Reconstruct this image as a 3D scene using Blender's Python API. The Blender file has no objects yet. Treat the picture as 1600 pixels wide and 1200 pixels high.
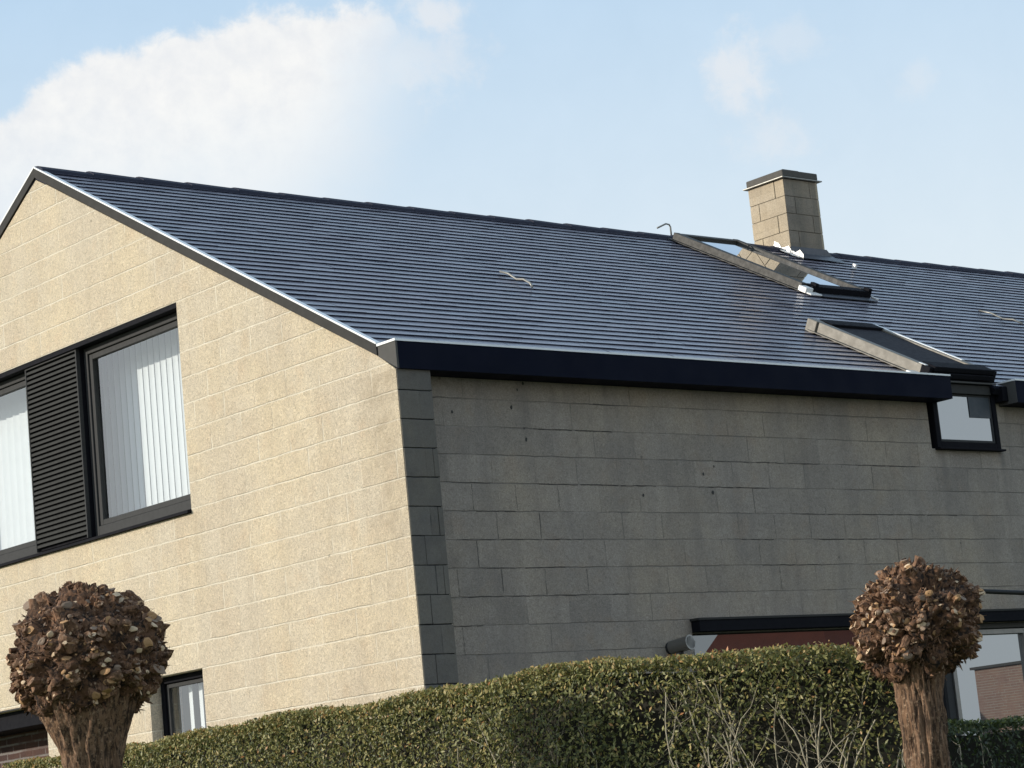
import bpy, bmesh, math, random
import numpy as np
from mathutils import Vector, Matrix, noise as mnoise
from mathutils.geometry import tessellate_polygon
random.seed(7); RNG = np.random.default_rng(7)
sc = bpy.context.scene
rad = math.radians
# ------------------------------------------------------------------ camera
cam_d = bpy.data.cameras.new('camera'); cam = bpy.data.objects.new('camera', cam_d)
sc.collection.objects.link(cam); sc.camera = cam
CAM = Vector((-10.30521, -13.04922, 1.63026))
Rw = Matrix(((0.76252801, -0.63977037, -0.09615044),
             (-0.0397093, -0.19462296, 0.98007402),
             (-0.6457354, -0.74351582, -0.17381029)))
mw = Rw.transposed().to_4x4(); mw.translation = CAM; cam.matrix_world = mw
cam_d.sensor_width = 36; cam_d.lens = 87.533; cam_d.clip_start = .1; cam_d.clip_end = 3000
# ------------------------------------------------------------------ light
SUN_EL = rad(18.0)
SH = Vector((-.857, .514, 0)).normalized()
S = Vector((SH.x*math.cos(SUN_EL), SH.y*math.cos(SUN_EL), math.sin(SUN_EL)))
sun_d = bpy.data.lights.new('sun', 'SUN'); sun = bpy.data.objects.new('sun', sun_d)
sc.collection.objects.link(sun)
sun_d.energy = 4.0; sun_d.angle = rad(.5); sun_d.color = (1, .93, .82)
sun.rotation_euler = S.to_track_quat('Z', 'Y').to_euler(); sun.location = (-20, 10, 12)
sc.view_settings.view_transform = 'Standard'; sc.view_settings.look = 'None'
sc.view_settings.exposure = 0.0; sc.view_settings.gamma = 1
# ------------------------------------------------------------------ world
world = bpy.data.worlds.new('World'); sc.world = world; world.use_nodes = True
nt = world.node_tree; nt.nodes.clear()
def N(nt, t, **k):
    n = nt.nodes.new(t)
    for a, v in k.items(): setattr(n, a, v)
    return n
def lk(nt, a, b): nt.links.new(a, b)
def setin(nt, s, v):
    if hasattr(v, 'links') or isinstance(v, bpy.types.NodeSocket): nt.links.new(v, s)
    else: s.default_value = v
def mth(nt, op, a, b=0.0, c=0.0, clamp=False):
    n = N(nt, 'ShaderNodeMath', operation=op, use_clamp=clamp)
    setin(nt, n.inputs[0], a); setin(nt, n.inputs[1], b); setin(nt, n.inputs[2], c)
    return n.outputs[0]
def mix(nt, f, a, b, mode='MIX'):
    n = N(nt, 'ShaderNodeMix', data_type='RGBA', blend_type=mode)
    setin(nt, n.inputs[0], f)
    for s, v in ((n.inputs[6], a), (n.inputs[7], b)):
        if isinstance(v, tuple) and len(v) == 3: v = v+(1,)
        setin(nt, s, v)
    return n.outputs[2]
def mrange(nt, v, a, b, c=0., d=1., smooth=True):
    n = N(nt, 'ShaderNodeMapRange', interpolation_type='SMOOTHSTEP' if smooth else 'LINEAR')
    setin(nt, n.inputs[0], v); n.inputs[1].default_value = a; n.inputs[2].default_value = b
    n.inputs[3].default_value = c; n.inputs[4].default_value = d
    return n.outputs[0]
def noise(nt, vec, scale, det=4., rough=.55, dist=0., out=0):
    n = N(nt, 'ShaderNodeTexNoise'); setin(nt, n.inputs['Vector'], vec)
    n.inputs['Scale'].default_value = scale; n.inputs['Detail'].default_value = det
    n.inputs['Roughness'].default_value = rough; n.inputs['Distortion'].default_value = dist
    return n.outputs[out]
sky = N(nt, 'ShaderNodeTexSky', sky_type='NISHITA'); sky.sun_disc = False
sky.sun_elevation = SUN_EL; sky.sun_rotation = math.atan2(S.x, S.y)
sky.air_density = 1.0; sky.dust_density = 1.2; sky.ozone_density = 1.0
tc = N(nt, 'ShaderNodeTexCoord'); sep = N(nt, 'ShaderNodeSeparateXYZ'); lk(nt, tc.outputs['Generated'], sep.inputs[0])
dx, dy, dz = sep.outputs
AZ = mth(nt, 'MULTIPLY', mth(nt, 'ARCTAN2', dx, dy), 57.2958)
EL = mth(nt, 'MULTIPLY', mth(nt, 'ARCSINE', dz), 57.2958)
cmb = N(nt, 'ShaderNodeCombineXYZ'); setin(nt, cmb.inputs[0], AZ); setin(nt, cmb.inputs[1], EL)
uv = cmb.outputs[0]
nz1 = mth(nt, 'SUBTRACT', noise(nt, uv, .55, 7, .6, .3), .5)
nz2 = mth(nt, 'SUBTRACT', noise(nt, uv, 1.7, 6, .62, .2), .5)
# upper edge of the big cloud bank: elevation as a function of azimuth
fc = N(nt, 'ShaderNodeFloatCurve'); cv = fc.mapping.curves[0]
pts = [(0, 15.5), (26, 16.3), (29.6, 17.1), (30.5, 17.9), (31.2, 18.2), (32.7, 18.5), (34.5, 18.95), (36.4, 19.1), (37.6, 19.15), (38.5, 19.2), (39.2, 18.3), (39.9, 17.0), (44, 13.0), (60, 9)]
while len(cv.points) < len(pts): cv.points.new(.5, .5)
for i, (a, e) in enumerate(pts):
    cv.points[i].location = (a/60., e/25.); cv.points[i].handle_type = 'VECTOR' if i in (0, len(pts)-1) else 'AUTO'
fc.mapping.update()
setin(nt, fc.inputs[1], mth(nt, 'DIVIDE', AZ, 60., clamp=True))
edge = mth(nt, 'MULTIPLY', fc.outputs[0], 25.)
below = mth(nt, 'SUBTRACT', edge, EL)
below = mth(nt, 'ADD', below, mth(nt, 'MULTIPLY', nz1, 1.3))
below = mth(nt, 'ADD', below, mth(nt, 'MULTIPLY', nz2, .7))
nz3 = mth(nt, 'SUBTRACT', noise(nt, uv, 5., 5, .6), .5)
below = mth(nt, 'ADD', below, mth(nt, 'MULTIPLY', nz3, .22))
m1 = mrange(nt, below, -.02, .48)
azs = mth(nt, 'ADD', AZ, mth(nt, 'MULTIPLY', mth(nt, 'SUBTRACT', 18.6, EL), .60))
fadeR = mrange(nt, mth(nt, 'ADD', azs, mth(nt, 'ADD', mth(nt, 'MULTIPLY', nz1, 2.2), mth(nt, 'MULTIPLY', nz2, 1.))), 37.2, 41.6, 1., 0.)
fadeLow = mrange(nt, mth(nt, 'ADD', EL, mth(nt, 'MULTIPLY', nz1, 2.)), 13.2, 17.6, .42, 1.)
big = mth(nt, 'MULTIPLY', mth(nt, 'MULTIPLY', m1, fadeR), fadeLow)
def puff(a, e, ra, re, k):
    x = mth(nt, 'DIVIDE', mth(nt, 'SUBTRACT', AZ, a), ra); y = mth(nt, 'DIVIDE', mth(nt, 'SUBTRACT', EL, e), re)
    r = mth(nt, 'SQRT', mth(nt, 'ADD', mth(nt, 'MULTIPLY', x, x), mth(nt, 'MULTIPLY', y, y)))
    r = mth(nt, 'ADD', r, mth(nt, 'MULTIPLY', nz2, 2.0)); r = mth(nt, 'ADD', r, mth(nt, 'MULTIPLY', nz1, 1.2))
    return mth(nt, 'MULTIPLY', mrange(nt, r, .1, 1.25, 1., 0.), k)
dens = big
for a in ((39.95, 18.6, .95, .6, .75), (39.0, 17.6, 1.9, 1.2, .5), (47.0, 16.6, .85, 1.1, .72), (48.3, 17.1, 1.0, .5, .3), (47.7, 14.9, 1.0, .6, .42), (51.2, 15.8, .5, .5, .3),
          (70, 22, 9, 3, .7), (12, 24, 10, 4, .8), (-25, 18, 14, 4, .8), (-80, 24, 14, 4, .7), (110, 16, 16, 4, .8), (150, 21, 14, 5, .8)):
    dens = mth(nt, 'MAXIMUM', dens, puff(*a))
veil = mth(nt, 'MULTIPLY', mrange(nt, EL, 6, 30, .95, .72, False), mrange(nt, EL, 35, 75, 1., .5))
veil = mth(nt, 'ADD', veil, mth(nt, 'MULTIPLY', nz1, .16), clamp=True)
lit = mrange(nt, mth(nt, 'ADD', mth(nt, 'MULTIPLY', nz2, 1.1), mth(nt, 'MULTIPLY', below, .12)), -.3, .6)
ccol = mix(nt, lit, (5.5, 5.65, 5.85), (6.4, 6.4, 6.3))
veiled = mix(nt, veil, mix(nt, 1., sky.outputs[0], (1.15, 1.2, 1.18), 'MULTIPLY'), mix(nt, mrange(nt, EL, 10.5, 20, 0., 1., False), (5.3, 5.85, 6.2), (3.75, 5.0, 6.3)))
scol = mix(nt, dens, veiled, ccol)
bg = N(nt, 'ShaderNodeBackground'); lk(nt, scol, bg.inputs[0]); bg.inputs[1].default_value = .15
wo = N(nt, 'ShaderNodeOutputWorld'); lk(nt, bg.outputs[0], wo.inputs[0])
# ------------------------------------------------------------------ materials
def newmat(name):
    m = bpy.data.materials.new(name); m.use_nodes = True
    t = m.node_tree; t.nodes.clear(); o = N(t, 'ShaderNodeOutputMaterial'); b = N(t, 'ShaderNodeBsdfPrincipled')
    lk(t, b.outputs[0], o.inputs[0]); return m, t, b
def c4(c): return tuple(c)+(1,) if len(c) == 3 else c
def simple(name, col, rough=.5, metal=0., var=.15, nscale=8., bump=0., bscale=60., ior=1.5, spec=.5):
    m, t, b = newmat(name); g = N(t, 'ShaderNodeNewGeometry').outputs['Position']
    n = noise(t, g, nscale, 5, .6)
    lo = tuple(x*(1-var) for x in col); hi = tuple(min(1, x*(1+var)) for x in col)
    lk(t, mix(t, n, lo, hi), b.inputs['Base Color'])
    setin(t, b.inputs['Roughness'], mrange(t, noise(t, g, nscale*3, 3), .2, .8, max(0, rough-.08), min(1, rough+.08)))
    b.inputs['Metallic'].default_value = metal; b.inputs['IOR'].default_value = ior; b.inputs['Specular IOR Level'].default_value = spec
    if bump:
        bp = N(t, 'ShaderNodeBump'); bp.inputs['Strength'].default_value = bump; bp.inputs['Distance'].default_value = .003
        lk(t, noise(t, g, bscale, 5, .6), bp.inputs['Height']); lk(t, bp.outputs[0], b.inputs['Normal'])
    return m
def blockwork(name, base, tint, joint, sh, weather=0., spots=(), blotch=.45, jdeep=.9, hmin=.3, jw=.0065, bw=.4, rh=.2, grain=1., jointmix=.7, stain=(.2, .17, .12)):
    """running-bond block wall; u follows the wall (X or Y by normal), v is Z"""
    m, t, b = newmat(name); ge = N(t, 'ShaderNodeNewGeometry'); P = ge.outputs['Position']
    sp = N(t, 'ShaderNodeSeparateXYZ'); lk(t, P, sp.inputs[0])
    sn = N(t, 'ShaderNodeSeparateXYZ'); lk(t, ge.outputs['True Normal'], sn.inputs[0])
    side = mth(t, 'GREATER_THAN', mth(t, 'ABSOLUTE', sn.outputs[1]), .5)
    u = mth(t, 'ADD', mth(t, 'MULTIPLY', sp.outputs[0], side), mth(t, 'MULTIPLY', sp.outputs[1], mth(t, 'SUBTRACT', 1., side)))
    wn = mth(t, 'MULTIPLY', mth(t, 'SUBTRACT', noise(t, P, 5., 4), .5), .016)
    wn2 = mth(t, 'MULTIPLY', mth(t, 'SUBTRACT', noise(t, P, 38., 3), .5), .006)
    w = mth(t, 'ADD', wn, wn2)
    uu = mth(t, 'ADD', mth(t, 'ADD', u, sh), w); vv = mth(t, 'ADD', mth(t, 'ADD', sp.outputs[2], 4*rh), w)
    cb = N(t, 'ShaderNodeCombineXYZ'); setin(t, cb.inputs[0], uu); setin(t, cb.inputs[1], vv)
    br = N(t, 'ShaderNodeTexBrick'); lk(t, cb.outputs[0], br.inputs['Vector'])
    br.inputs['Scale'].default_value = 1; br.inputs['Brick Width'].default_value = bw; br.inputs['Row Height'].default_value = rh
    br.inputs['Mortar Size'].default_value = jw; br.inputs['Mortar Smooth'].default_value = .35
    br.inputs['Color1'].default_value = (0, 0, 0, 1); br.inputs['Color2'].default_value = (1, 1, 1, 1); br.inputs['Mortar'].default_value = (.5, .5, .5, 1)
    fac = br.outputs['Fac']; rnd = br.outputs['Color']
    # horizontal joint mask
    fr = mth(t, 'FRACT', mth(t, 'DIVIDE', vv, rh)); dist = mth(t, 'MULTIPLY', mth(t, 'MINIMUM', fr, mth(t, 'SUBTRACT', 1., fr)), rh)
    hj = mrange(t, dist, jw*.35, jw*1.15, 1., 0.)
    pres = mrange(t, noise(t, P, 2.1, 4, .6), .34, .56)
    pres2 = mrange(t, noise(t, P, 3.3, 3, .6), .46, .62)
    jm = mth(t, 'MAXIMUM', mth(t, 'MULTIPLY', hj, mth(t, 'MAXIMUM', pres, hmin)), mth(t, 'MULTIPLY', fac, mth(t, 'MAXIMUM', pres2, .12)))
    big = noise(t, P, 1.1, 5, .6); mid = noise(t, P, 9., 5, .65); fine = noise(t, P, 62., 5, .75, 1.2); fine2 = noise(t, P, 190., 3, .7)
    col = mix(t, mth(t, 'MULTIPLY', rnd, 1.), base, tint)
    col = mix(t, mrange(t, big, .35, .7), col, tuple(x*y for x, y in zip(base, (1.08, 1.04, .95))))
    col = mix(t, mth(t, 'MULTIPLY', mrange(t, mid, .48, .75), .35), col, tuple(x*.8 for x in tint))
    sq = noise(t, P, 26., 3, .6, 2.4); sq = mrange(t, mth(t, 'ABSOLUTE', mth(t, 'SUBTRACT', sq, .5)), .0, .055, 0., 1.)
    k = mth(t, 'ADD', 1.-.78*grain, mth(t, 'MULTIPLY', fine, 1.24*grain)); k = mth(t, 'ADD', k, mth(t, 'MULTIPLY', sq, .22*grain))
    hv = noise(t, P, 4.2, 4, .6); col = mix(t, mth(t, 'MULTIPLY', mrange(t, hv, .52, .72), blotch), col, tuple(x*y for x, y in zip(base, (1., .90, .80)))); col = mix(t, mth(t, 'MULTIPLY', mrange(t, hv, .46, .30), .4), col, tuple(x*1.1 for x in base))
    kc = N(t, 'ShaderNodeCombineColor'); [setin(t, kc.inputs[i], k) for i in range(3)]
    col = mix(t, 1., col, kc.outputs[0], 'MULTIPLY')
    col = mix(t, mth(t, 'MULTIPLY', jm, jointmix), col, joint)
    vo = N(t, 'ShaderNodeTexVoronoi'); lk(t, P, vo.inputs['Vector']); vo.inputs['Scale'].default_value = 3.2
    pit = mth(t, 'MULTIPLY', mrange(t, vo.outputs['Distance'], .02, .05, 1., 0.), .5)
    col = mix(t, pit, col, tuple(x*.2 for x in base))
    if weather:
        # run-off streaks and grime with a vertical grain
        st = N(t, 'ShaderNodeMapping'); lk(t, P, st.inputs['Vector']); st.inputs['Scale'].default_value = (5., 5., .55)
        s2 = mrange(t, noise(t, st.outputs[0], 1., 6, .65), .42, .75)
        col = mix(t, mth(t, 'MULTIPLY', s2, weather), col, stain)
    for (a0, top, wd_, ln, am) in spots:        # rust-brown run-off below a fixed point
        du = mth(t, 'ABSOLUTE', mth(t, 'SUBTRACT', mth(t, 'ADD', u, mth(t, 'MULTIPLY', mth(t, 'SUBTRACT', big, .5), .25)), a0))
        mk = mth(t, 'MULTIPLY', mrange(t, du, 0., wd_, 1., 0.), mth(t, 'MULTIPLY', mrange(t, sp.outputs[2], top-ln, top, 0., 1.), mth(t, 'LESS_THAN', sp.outputs[2], top+.001)))
        col = mix(t, mth(t, 'MULTIPLY', mth(t, 'MULTIPLY', mk, mrange(t, mid, .3, .7, .3, 1.)), am), col, stain)
    lk(t, col, b.inputs['Base Color']); b.inputs['Roughness'].default_value = .92; b.inputs['Specular IOR Level'].default_value = .2
    h = mth(t, 'ADD', mth(t, 'MULTIPLY', fine, .9), mth(t, 'MULTIPLY', fine2, .35)); h = mth(t, 'ADD', h, mth(t, 'MULTIPLY', mid, .8))
    h = mth(t, 'SUBTRACT', h, mth(t, 'MULTIPLY', jm, jdeep)); h = mth(t, 'ADD', h, mth(t, 'MULTIPLY', rnd, .5))
    bp = N(t, 'ShaderNodeBump'); bp.inputs['Strength'].default_value = .8*grain; bp.inputs['Distance'].default_value = .011
    lk(t, h, bp.inputs['Height']); lk(t, bp.outputs[0], b.inputs['Normal'])
    return m
M = {}
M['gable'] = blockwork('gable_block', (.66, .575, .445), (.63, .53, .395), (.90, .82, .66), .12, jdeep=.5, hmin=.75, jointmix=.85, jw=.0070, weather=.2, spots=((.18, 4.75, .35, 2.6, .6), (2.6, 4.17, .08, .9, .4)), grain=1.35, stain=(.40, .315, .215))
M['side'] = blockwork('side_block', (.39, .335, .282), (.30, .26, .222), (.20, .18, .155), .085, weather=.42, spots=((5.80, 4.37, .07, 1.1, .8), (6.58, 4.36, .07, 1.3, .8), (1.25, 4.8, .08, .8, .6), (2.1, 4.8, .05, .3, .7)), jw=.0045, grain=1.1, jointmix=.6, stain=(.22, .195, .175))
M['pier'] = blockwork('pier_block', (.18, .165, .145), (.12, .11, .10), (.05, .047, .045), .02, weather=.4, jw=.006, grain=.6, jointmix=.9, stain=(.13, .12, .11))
M['chim'] = blockwork('chimney_block', (.47, .395, .295), (.41, .34, .25), (.4, .32, .22), .3, weather=.4, jw=.0005, grain=.8, stain=(.3, .24, .17))
M['chim2'] = blockwork('shaded_mossy_chimney_block', (.30, .255, .205), (.22, .185, .15), (.3, .25, .18), .3, weather=.6, jw=.0005, grain=.8, stain=(.12, .115, .095))  # darker copy of the lit block: front face's shade and moss in its colour
M['mortar'] = simple('mortar', (.20, .17, .13), .95, bump=.5)
M['redbrick'] = blockwork('dark_brick', (.10, .055, .045), (.065, .042, .04), (.22, .2, .19), .02, jw=.011, bw=.22, rh=.065, grain=.6, jointmix=.9)
M['oppbrick'] = blockwork('sunny_brick', (.34, .23, .19), (.28, .18, .15), (.42, .38, .32), .02, jw=.012, bw=.24, rh=.08, grain=.5, jointmix=.9)
def slate():
    m, t, b = newmat('roof_tile'); g = N(t, 'ShaderNodeNewGeometry'); P = g.outputs['Position']
    at = N(t, 'ShaderNodeAttribute', attribute_name='rnd')
    col = mix(t, at.outputs['Fac'], (.185, .185, .225), (.27, .25, .285))
    col = mix(t, mrange(t, noise(t, P, .8, 5), .4, .7), col, (.225, .205, .24))
    col = mix(t, mth(t, 'MULTIPLY', mrange(t, noise(t, P, 22, 5, .7), .55, .8), .4), col, (.17, .165, .16))
    lk(t, col, b.inputs['Base Color'])
    setin(t, b.inputs['Roughness'], mth(t, 'ADD', mth(t, 'MULTIPLY', at.outputs['Fac'], .10), mrange(t, noise(t, P, 4, 4),   .3, .7, .17, .27)))
    b.inputs['IOR'].default_value = 1.52
    bp = N(t, 'ShaderNodeBump'); bp.inputs['Strength'].default_value = .25; bp.inputs['Distance'].default_value = .002
    lk(t, noise(t, P, 90, 4, .6), bp.inputs['Height']); lk(t, bp.outputs[0], b.inputs['Normal'])
    return m
M['slate'] = slate()
M['butt'] = simple('shaded_tile_edge', (.016, .018, .032), .8, spec=.2)  # near-black, the shade on the butt faces put into the colour
M['ridge'] = simple('ridge_tile', (.028, .030, .048), .75, bump=.4, spec=.25)
M['alu'] = simple('bright_aluminium', (.86, .86, .85), .35, .0, var=.05)
M['trimgrey'] = simple('grey_metal_trim', (.048, .046, .043), .7, var=.1, spec=.1)
M['gutgrey'] = simple('grey_gutter_end', (.085, .082, .077), .7, var=.1, spec=.15)
M['navy'] = simple('navy_fascia', (.006, .008, .018), .6, var=.3, nscale=2., spec=.05)
M['black'] = simple('black_metal', (.010, .010, .013), .7, var=.2, spec=.06)
M['anth'] = simple('anthracite_frame', (.046, .046, .046), .6, var=.08, spec=.12)
M['louv'] = simple('louvre_slat', (.040, .040, .038), .7, var=.1, spec=.12)
M['white'] = simple('white_blind', (.84, .85, .86), .7, var=.03)
M['net'] = simple('net_curtain', (.50, .51, .51), .9, var=.04)
M['curtain'] = simple('grey_curtain', (.40, .41, .40), .9, var=.06)
M['bronze'] = simple('grey_brown_frame', (.030, .027, .022), .6, .0, var=.15, nscale=5)
M['tan'] = simple('beige_metal_frame', (.165, .148, .12), .5, .05, var=.12, nscale=6)
M['lead'] = simple('lead_flashing', (.10, .105, .12), .45, .5, var=.2, bump=.5, bscale=20)
M['flash'] = simple('bright_flashing', (.80, .78, .74), .4, .1, var=.15, nscale=25, bump=.8, bscale=40)
M['steel'] = simple('galvanised_steel', (.30, .29, .26), .5, .6, var=.15)
M['lampmetal'] = simple('brushed_lamp_metal', (.26, .255, .24), .4, .8, var=.1)
M['slab'] = simple('chimney_slab', (.085, .078, .068), .85, bump=.9, bscale=30)
M['render'] = simple('interior_plaster', (.35, .34, .32), .9)
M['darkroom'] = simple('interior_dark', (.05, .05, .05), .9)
M['cable'] = simple('black_cable', (.012, .012, .012), .6)
M['redtile'] = simple('red_roof_tile', (.13, .04, .024), .7, var=.35, nscale=3, bump=.5, bscale=8)
def glass(name, tint=(.93, .96, .96), base=None, rough=.0, ior=1.52):
    m = bpy.data.materials.new(name); m.use_nodes = True; t = m.node_tree; t.nodes.clear()
    o = N(t, 'ShaderNodeOutputMaterial'); mx = N(t, 'ShaderNodeMixShader'); fr = N(t, 'ShaderNodeFresnel'); bf = N(t, 'ShaderNodeNewGeometry').outputs['Backfacing']; setin(t, fr.inputs[0], mth(t, 'ADD', ior, mth(t, 'MULTIPLY', bf, 1/ior-ior)))
    g = N(t, 'ShaderNodeBsdfGlossy'); g.inputs['Roughness'].default_value = rough; g.inputs[0].default_value = (.95, .97, 1, 1)
    if base is None:
        tr = N(t, 'ShaderNodeBsdfTransparent'); tr.inputs[0].default_value = c4(tint)
    else:
        tr = N(t, 'ShaderNodeBsdfDiffuse'); tr.inputs[0].default_value = c4(base)
    f2 = mth(t, 'ADD', mth(t, 'MULTIPLY', fr.outputs[0], 3.0 if base is None else 1.7), .02, clamp=True)
    setin(t, mx.inputs[0], f2); lk(t, tr.outputs[0], mx.inputs[1]); lk(t, g.outputs[0], mx.inputs[2]); lk(t, mx.outputs[0], o.inputs[0])
    return m
M['glass'] = glass('window_glass'); M['skyglass'] = glass('roof_window_glass', base=(.03, .033, .035), ior=2.0)
M['coat'] = glass('coated_glass', base=(.05, .055, .06), ior=2.45)
def bark(name, a, bb, cc, sc_=1., zs=.3, lo=.35, hi=.65):
    m, t, b = newmat(name); P = N(t, 'ShaderNodeNewGeometry').outputs['Position']
    mp = N(t, 'ShaderNodeMapping'); lk(t, P, mp.inputs['Vector']); mp.inputs['Scale'].default_value = (1, 1, zs)
    n1 = noise(t, mp.outputs[0], 28*sc_, 6, .65, .6); n2 = noise(t, P, 60, 5, .7)
    col = mix(t, mrange(t, n1, lo, hi), a, bb); col = mix(t, mrange(t, n2, .5, .75), col, cc)
    lk(t, col, b.inputs['Base Color']); b.inputs['Roughness'].default_value = .9
    bp = N(t, 'ShaderNodeBump'); bp.inputs['Strength'].default_value = .9; bp.inputs['Distance'].default_value = .008
    lk(t, mth(t, 'ADD', n1, mth(t, 'MULTIPLY', n2, .4)), bp.inputs['Height']); lk(t, bp.outputs[0], b.inputs['Normal'])
    return m
M['bark'] = bark('trunk_bark', (.045, .024, .013), (.22, .125, .07), (.40, .27, .17), 2.6, .11, .40, .58)
M['knob'] = bark('shaded_knob_bark', (.014, .007, .004), (.12, .058, .028), (.24, .125, .065), .9, 1., .4, .58)  # dark base colour carries the shade of the crevices between stubs
M['stub'] = bark('stub_bark', (.06, .028, .014), (.25, .13, .07), (.42, .27, .165), 1.5)
M['flake'] = bark('flake_bark', (.08, .038, .018), (.27, .15, .085), (.46, .34, .24), 1.2)
M['cutA'] = simple('cut_wood_pale', (.62, .46, .30), .8, var=.3, nscale=30)
M['cutB'] = simple('cut_wood_tan', (.42, .24, .11), .8, var=.35, nscale=30)
M['cutC'] = simple('cut_wood_grey', (.24, .17, .12), .8, var=.3, nscale=30)
def leafmat(name, cols):
    m, t, b = newmat(name); at = N(t, 'ShaderNodeAttribute', attribute_name='rnd')
    r = N(t, 'ShaderNodeValToRGB'); lk(t, at.outputs['Fac'], r.inputs[0])
    e = r.color_ramp.elements
    while len(e) < len(cols): e.new(.5)
    for i, c in enumerate(cols): e[i].position = i/(len(cols)-1); e[i].color = c4(c)
    lk(t, r.outputs[0], b.inputs['Base Color']); b.inputs['Roughness'].default_value = .48; b.inputs['Specular IOR Level'].default_value = .4
    tl = N(t, 'ShaderNodeBsdfTranslucent'); lk(t, r.outputs[0], tl.inputs[0]); mx = N(t, 'ShaderNodeMixShader'); mx.inputs[0].default_value = .22
    o = [n for n in t.nodes if n.type == 'OUTPUT_MATERIAL'][0]
    lk(t, b.outputs[0], mx.inputs[1]); lk(t, tl.outputs[0], mx.inputs[2]); lk(t, mx.outputs[0], o.inputs[0])
    return m
M['leaf'] = leafmat('hedge_leaf', [(.036, .046, .016), (.11, .122, .034), (.25, .24, .075), (.42, .36, .14), (.46, .29, .11), (.48, .21, .08)])
M['leaf2'] = leafmat('dark_hedge_leaf', [(.018, .028, .010), (.04, .06, .018), (.07, .095, .025), (.12, .13, .04)])
M['twig'] = simple('hedge_twig', (.44, .38, .27), .85, var=.35, nscale=12)
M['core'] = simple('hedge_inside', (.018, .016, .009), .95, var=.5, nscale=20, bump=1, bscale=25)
M['grass'] = simple('lawn_grass', (.06, .085, .025), .95, var=.4, nscale=3, bump=1, bscale=40)
M['asphalt'] = simple('asphalt', (.055, .055, .056), .9, var=.2, nscale=4, bump=.6, bscale=120)
M['paving'] = blockwork('paving', (.30, .28, .26), (.24, .23, .22), (.12, .11, .1), 0, jw=.008, bw=.3, rh=.3, grain=.5)
M['kerb'] = simple('kerb_concrete', (.32, .31, .29), .9, bump=.5)
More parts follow.
